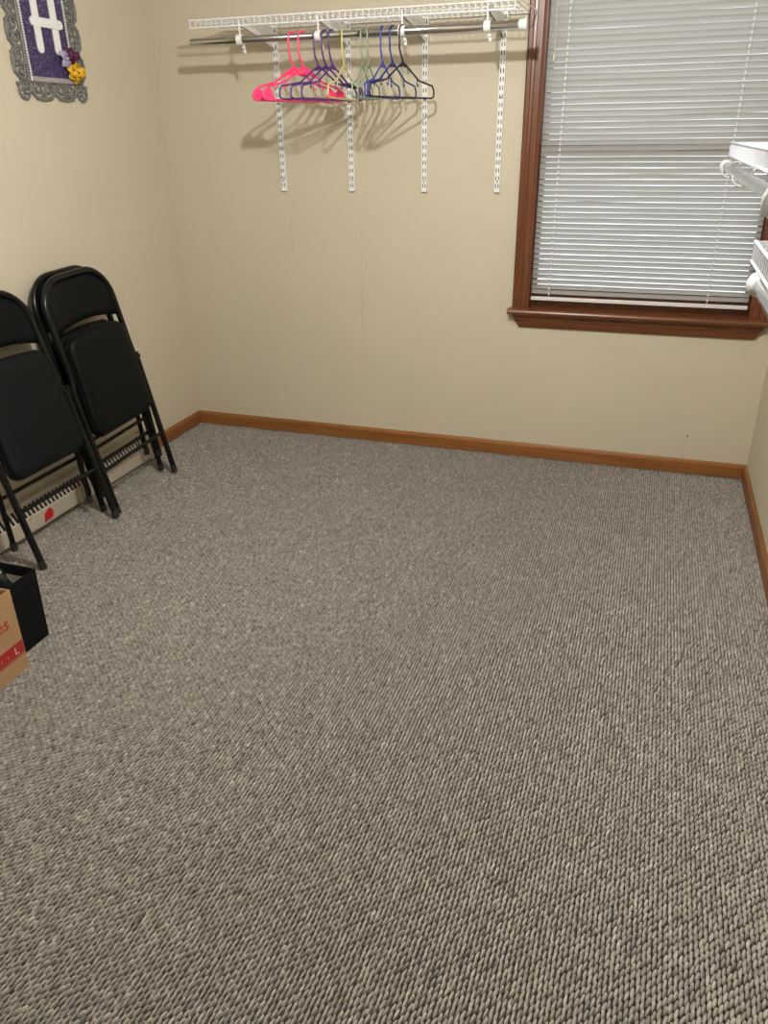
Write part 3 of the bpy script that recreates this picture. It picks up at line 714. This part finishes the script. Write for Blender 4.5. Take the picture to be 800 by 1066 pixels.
for sx in (-1, 1):
    for sz in (-1, 1):
        cx, cz = sx*(PW+.030), sz*(PH+.030)
        scroll(cx, cz, .034, PI/4 if sx > 0 else 3*PI/4, 1.6, sx, .15, .006); ring(cx+sx*.012, cz+sz*.012, .030, .005); bead(cx, cz, .012)
        for a_ in (0, .45, .9, 1.3): bead(sx*(PW+.02+.052*math.cos(a_)), sz*(PH+.02+.052*math.sin(a_)), .007)
# continuous inner moulding holding it together
mb.tube([(x, -.006, z) for x, z in rrect(-PW-.006, -PH-.006, PW+.006, PH+.006, .004, 2)], .007, 8, closed=True, flat=.8, up=(0, 1, 0))
mb.build('scroll_frame', M['pewter'], sg_)
for sx in (-1, 1):
    pt = MB(); z = -PH+.006
    while z < PH:
        pt.lathe([(0, -.0165), (.0035, -.0155), (.0048, -.012), (.0035, -.0085)], (sx*(PW-.004), 0, z), axis='y', n=8); z += .0092
    pt.build('pearl_trim', M['pearl'], sg_)
for sz in (-1, 1):
    mb = MB(); mb.box((-PW, -.015, sz*PH-.009), (PW, -.008, sz*PH+.009), .002); mb.build('ribbon_trim', M['silver'], sg_)
mb = MB()
def stroke(x0, z0, x1, z1, w, y0, y1):
    d = Vector((x1-x0, z1-z0)); L_ = d.length; d.normalize(); p = Vector((-d.y, d.x)); pts = []
    for k in range(9): g = PI*k/8-PI/2; c_ = d*(w*math.cos(g))+p*(w*math.sin(g)); pts.append((x1+c_.x, z1+c_.y))
    for k in range(9): g = PI*k/8+PI/2; c_ = d*(w*math.cos(g))+p*(w*math.sin(g)); pts.append((x0+c_.x, z0+c_.y))
    mb.prism(pts, y0, y1, 'xz')
stroke(-.048, -.102, -.048, .125, .0175, -.018, -.010); stroke(.056, -.102, .056, .125, .0175, -.018, -.010); stroke(-.068, -.012, .086, -.012, .0165, -.0195, -.010)
bevel(mb.build('letter', M['letter'], sg_), .002)
def flower(name, mat, cx, cz, r, n_p, layers, seed):
    fl = MB(); rr = random.Random(seed)
    for l in range(layers):
        for k in range(n_p):
            a_ = 2*PI*(k+.5*l)/n_p+rr.uniform(-.2, .2); L_ = r*(1-.25*l)*rr.uniform(.85, 1.15); up = .008+.012*l
            vs = []
            for i in range(5):
                t_ = i/4; wd = L_*.42*math.sin(PI*(.12+.80*t_)); hgt = -.012-up-(.010*math.sin(PI*t_))-.012*l*(1-t_)
                for s_ in (-1, 0, 1):
                    x = cx+math.cos(a_)*L_*t_-math.sin(a_)*wd*s_; z = cz+math.sin(a_)*L_*t_+math.cos(a_)*wd*s_
                    vs.append((x, hgt+.005*abs(s_)*rr.uniform(-1, .4), z))
            fl.add(vs, [(i*3+j, i*3+j+1, (i+1)*3+j+1, (i+1)*3+j) for i in range(4) for j in range(2)], True)
    fl.lathe([(0, -.042), (.006, -.039), (.008, -.030), (.006, -.016)], (cx, 0, cz), axis='y', n=8)
    o = fl.build(name, mat, sg_); sd = o.modifiers.new('thick', 'SOLIDIFY'); sd.thickness = .0008
    return o
flower('yellow_flower', M['petal_y'], .126, -.178, .044, 7, 3, 1)
flower('purple_flower', M['petal_p'], .106, -.118, .036, 6, 3, 2)
flower('lilac_flower', M['petal_l'], .080, -.130, .034, 5, 1, 3)

# ------------------------------------------------------------------ light
LX, LY, LZ = 1.84, -2.13, 2.265
lm = thing('ceiling_lamp', 'ceiling lamp with bare glowing bulb and wide dark base added to shade the ceiling', 'lamp', (LX, LY, HC))
mb = MB(); mb.lathe([(0, 0), (.19, 0), (.19, -.010), (.16, -.024), (.03, -.034), (.024, -.040), (.024, -.105), (.018, -.120), (.013, -.128), (0, -.128)], n=48); mb.build('lamp_shield_base', M['bronze'], lm)  # unseen base made wide and dark to keep the bulb's hot spot off the ceiling
pl = bpy.data.lights.new('bulb', 'POINT'); pl.energy = 111; pl.color = (1.0, .975, .925); pl.shadow_soft_size = .036
po = bpy.data.objects.new('bulb', pl); COL.objects.link(po); po.parent = lm; po.location = (0, 0, LZ-HC)
mb = MB(); gr = .042; mb.lathe([(max(1e-4, gr*math.sin(a_)), LZ-HC+gr*math.cos(a_)) for a_ in np.linspace(.3, PI, 14)], n=28); mb.build('bulb_glass', M['bulb'], lm)

# daylight outside
w = bpy.data.worlds.new('daylight'); SC.world = w; w.use_nodes = True
bgd = w.node_tree.nodes['Background']; bgd.inputs['Color'].default_value = (.90, .94, 1.0, 1); bgd.inputs['Strength'].default_value = 1.5

# ------------------------------------------------------------------ camera
q = dict(f=805.4167, p=.4526, y=.325, r=-.0145, c=(2.4074, -3.7747, 1.5))
cp, sp_, cy, sy = math.cos(q['p']), math.sin(q['p']), math.cos(q['y']), math.sin(q['y'])
fwd = Vector((-sy*cp, cy*cp, -sp_)); right = Vector((cy, sy, 0)); up = right.cross(fwd)
cr, sr = math.cos(q['r']), math.sin(q['r'])
r2 = right*cr+up*sr; u2 = up*cr-right*sr
cam = bpy.data.cameras.new('camera'); co = bpy.data.objects.new('camera', cam); COL.objects.link(co)
mw = Matrix((r2, u2, -fwd)).transposed().to_4x4(); mw.translation = Vector(q['c']); co.matrix_world = mw
cam.sensor_fit = 'VERTICAL'; cam.sensor_height = 32; cam.lens = 32*q['f']/1066; cam.clip_start = .02
SC.camera = co
vs_ = SC.view_settings; vs_.view_transform = 'Standard'; vs_.look = 'None'; vs_.gamma = 1; vs_.exposure = 0; vs_.use_curve_mapping = False
SC.cycles.max_bounces = 10; SC.cycles.diffuse_bounces = 6; SC.cycles.use_denoising = True
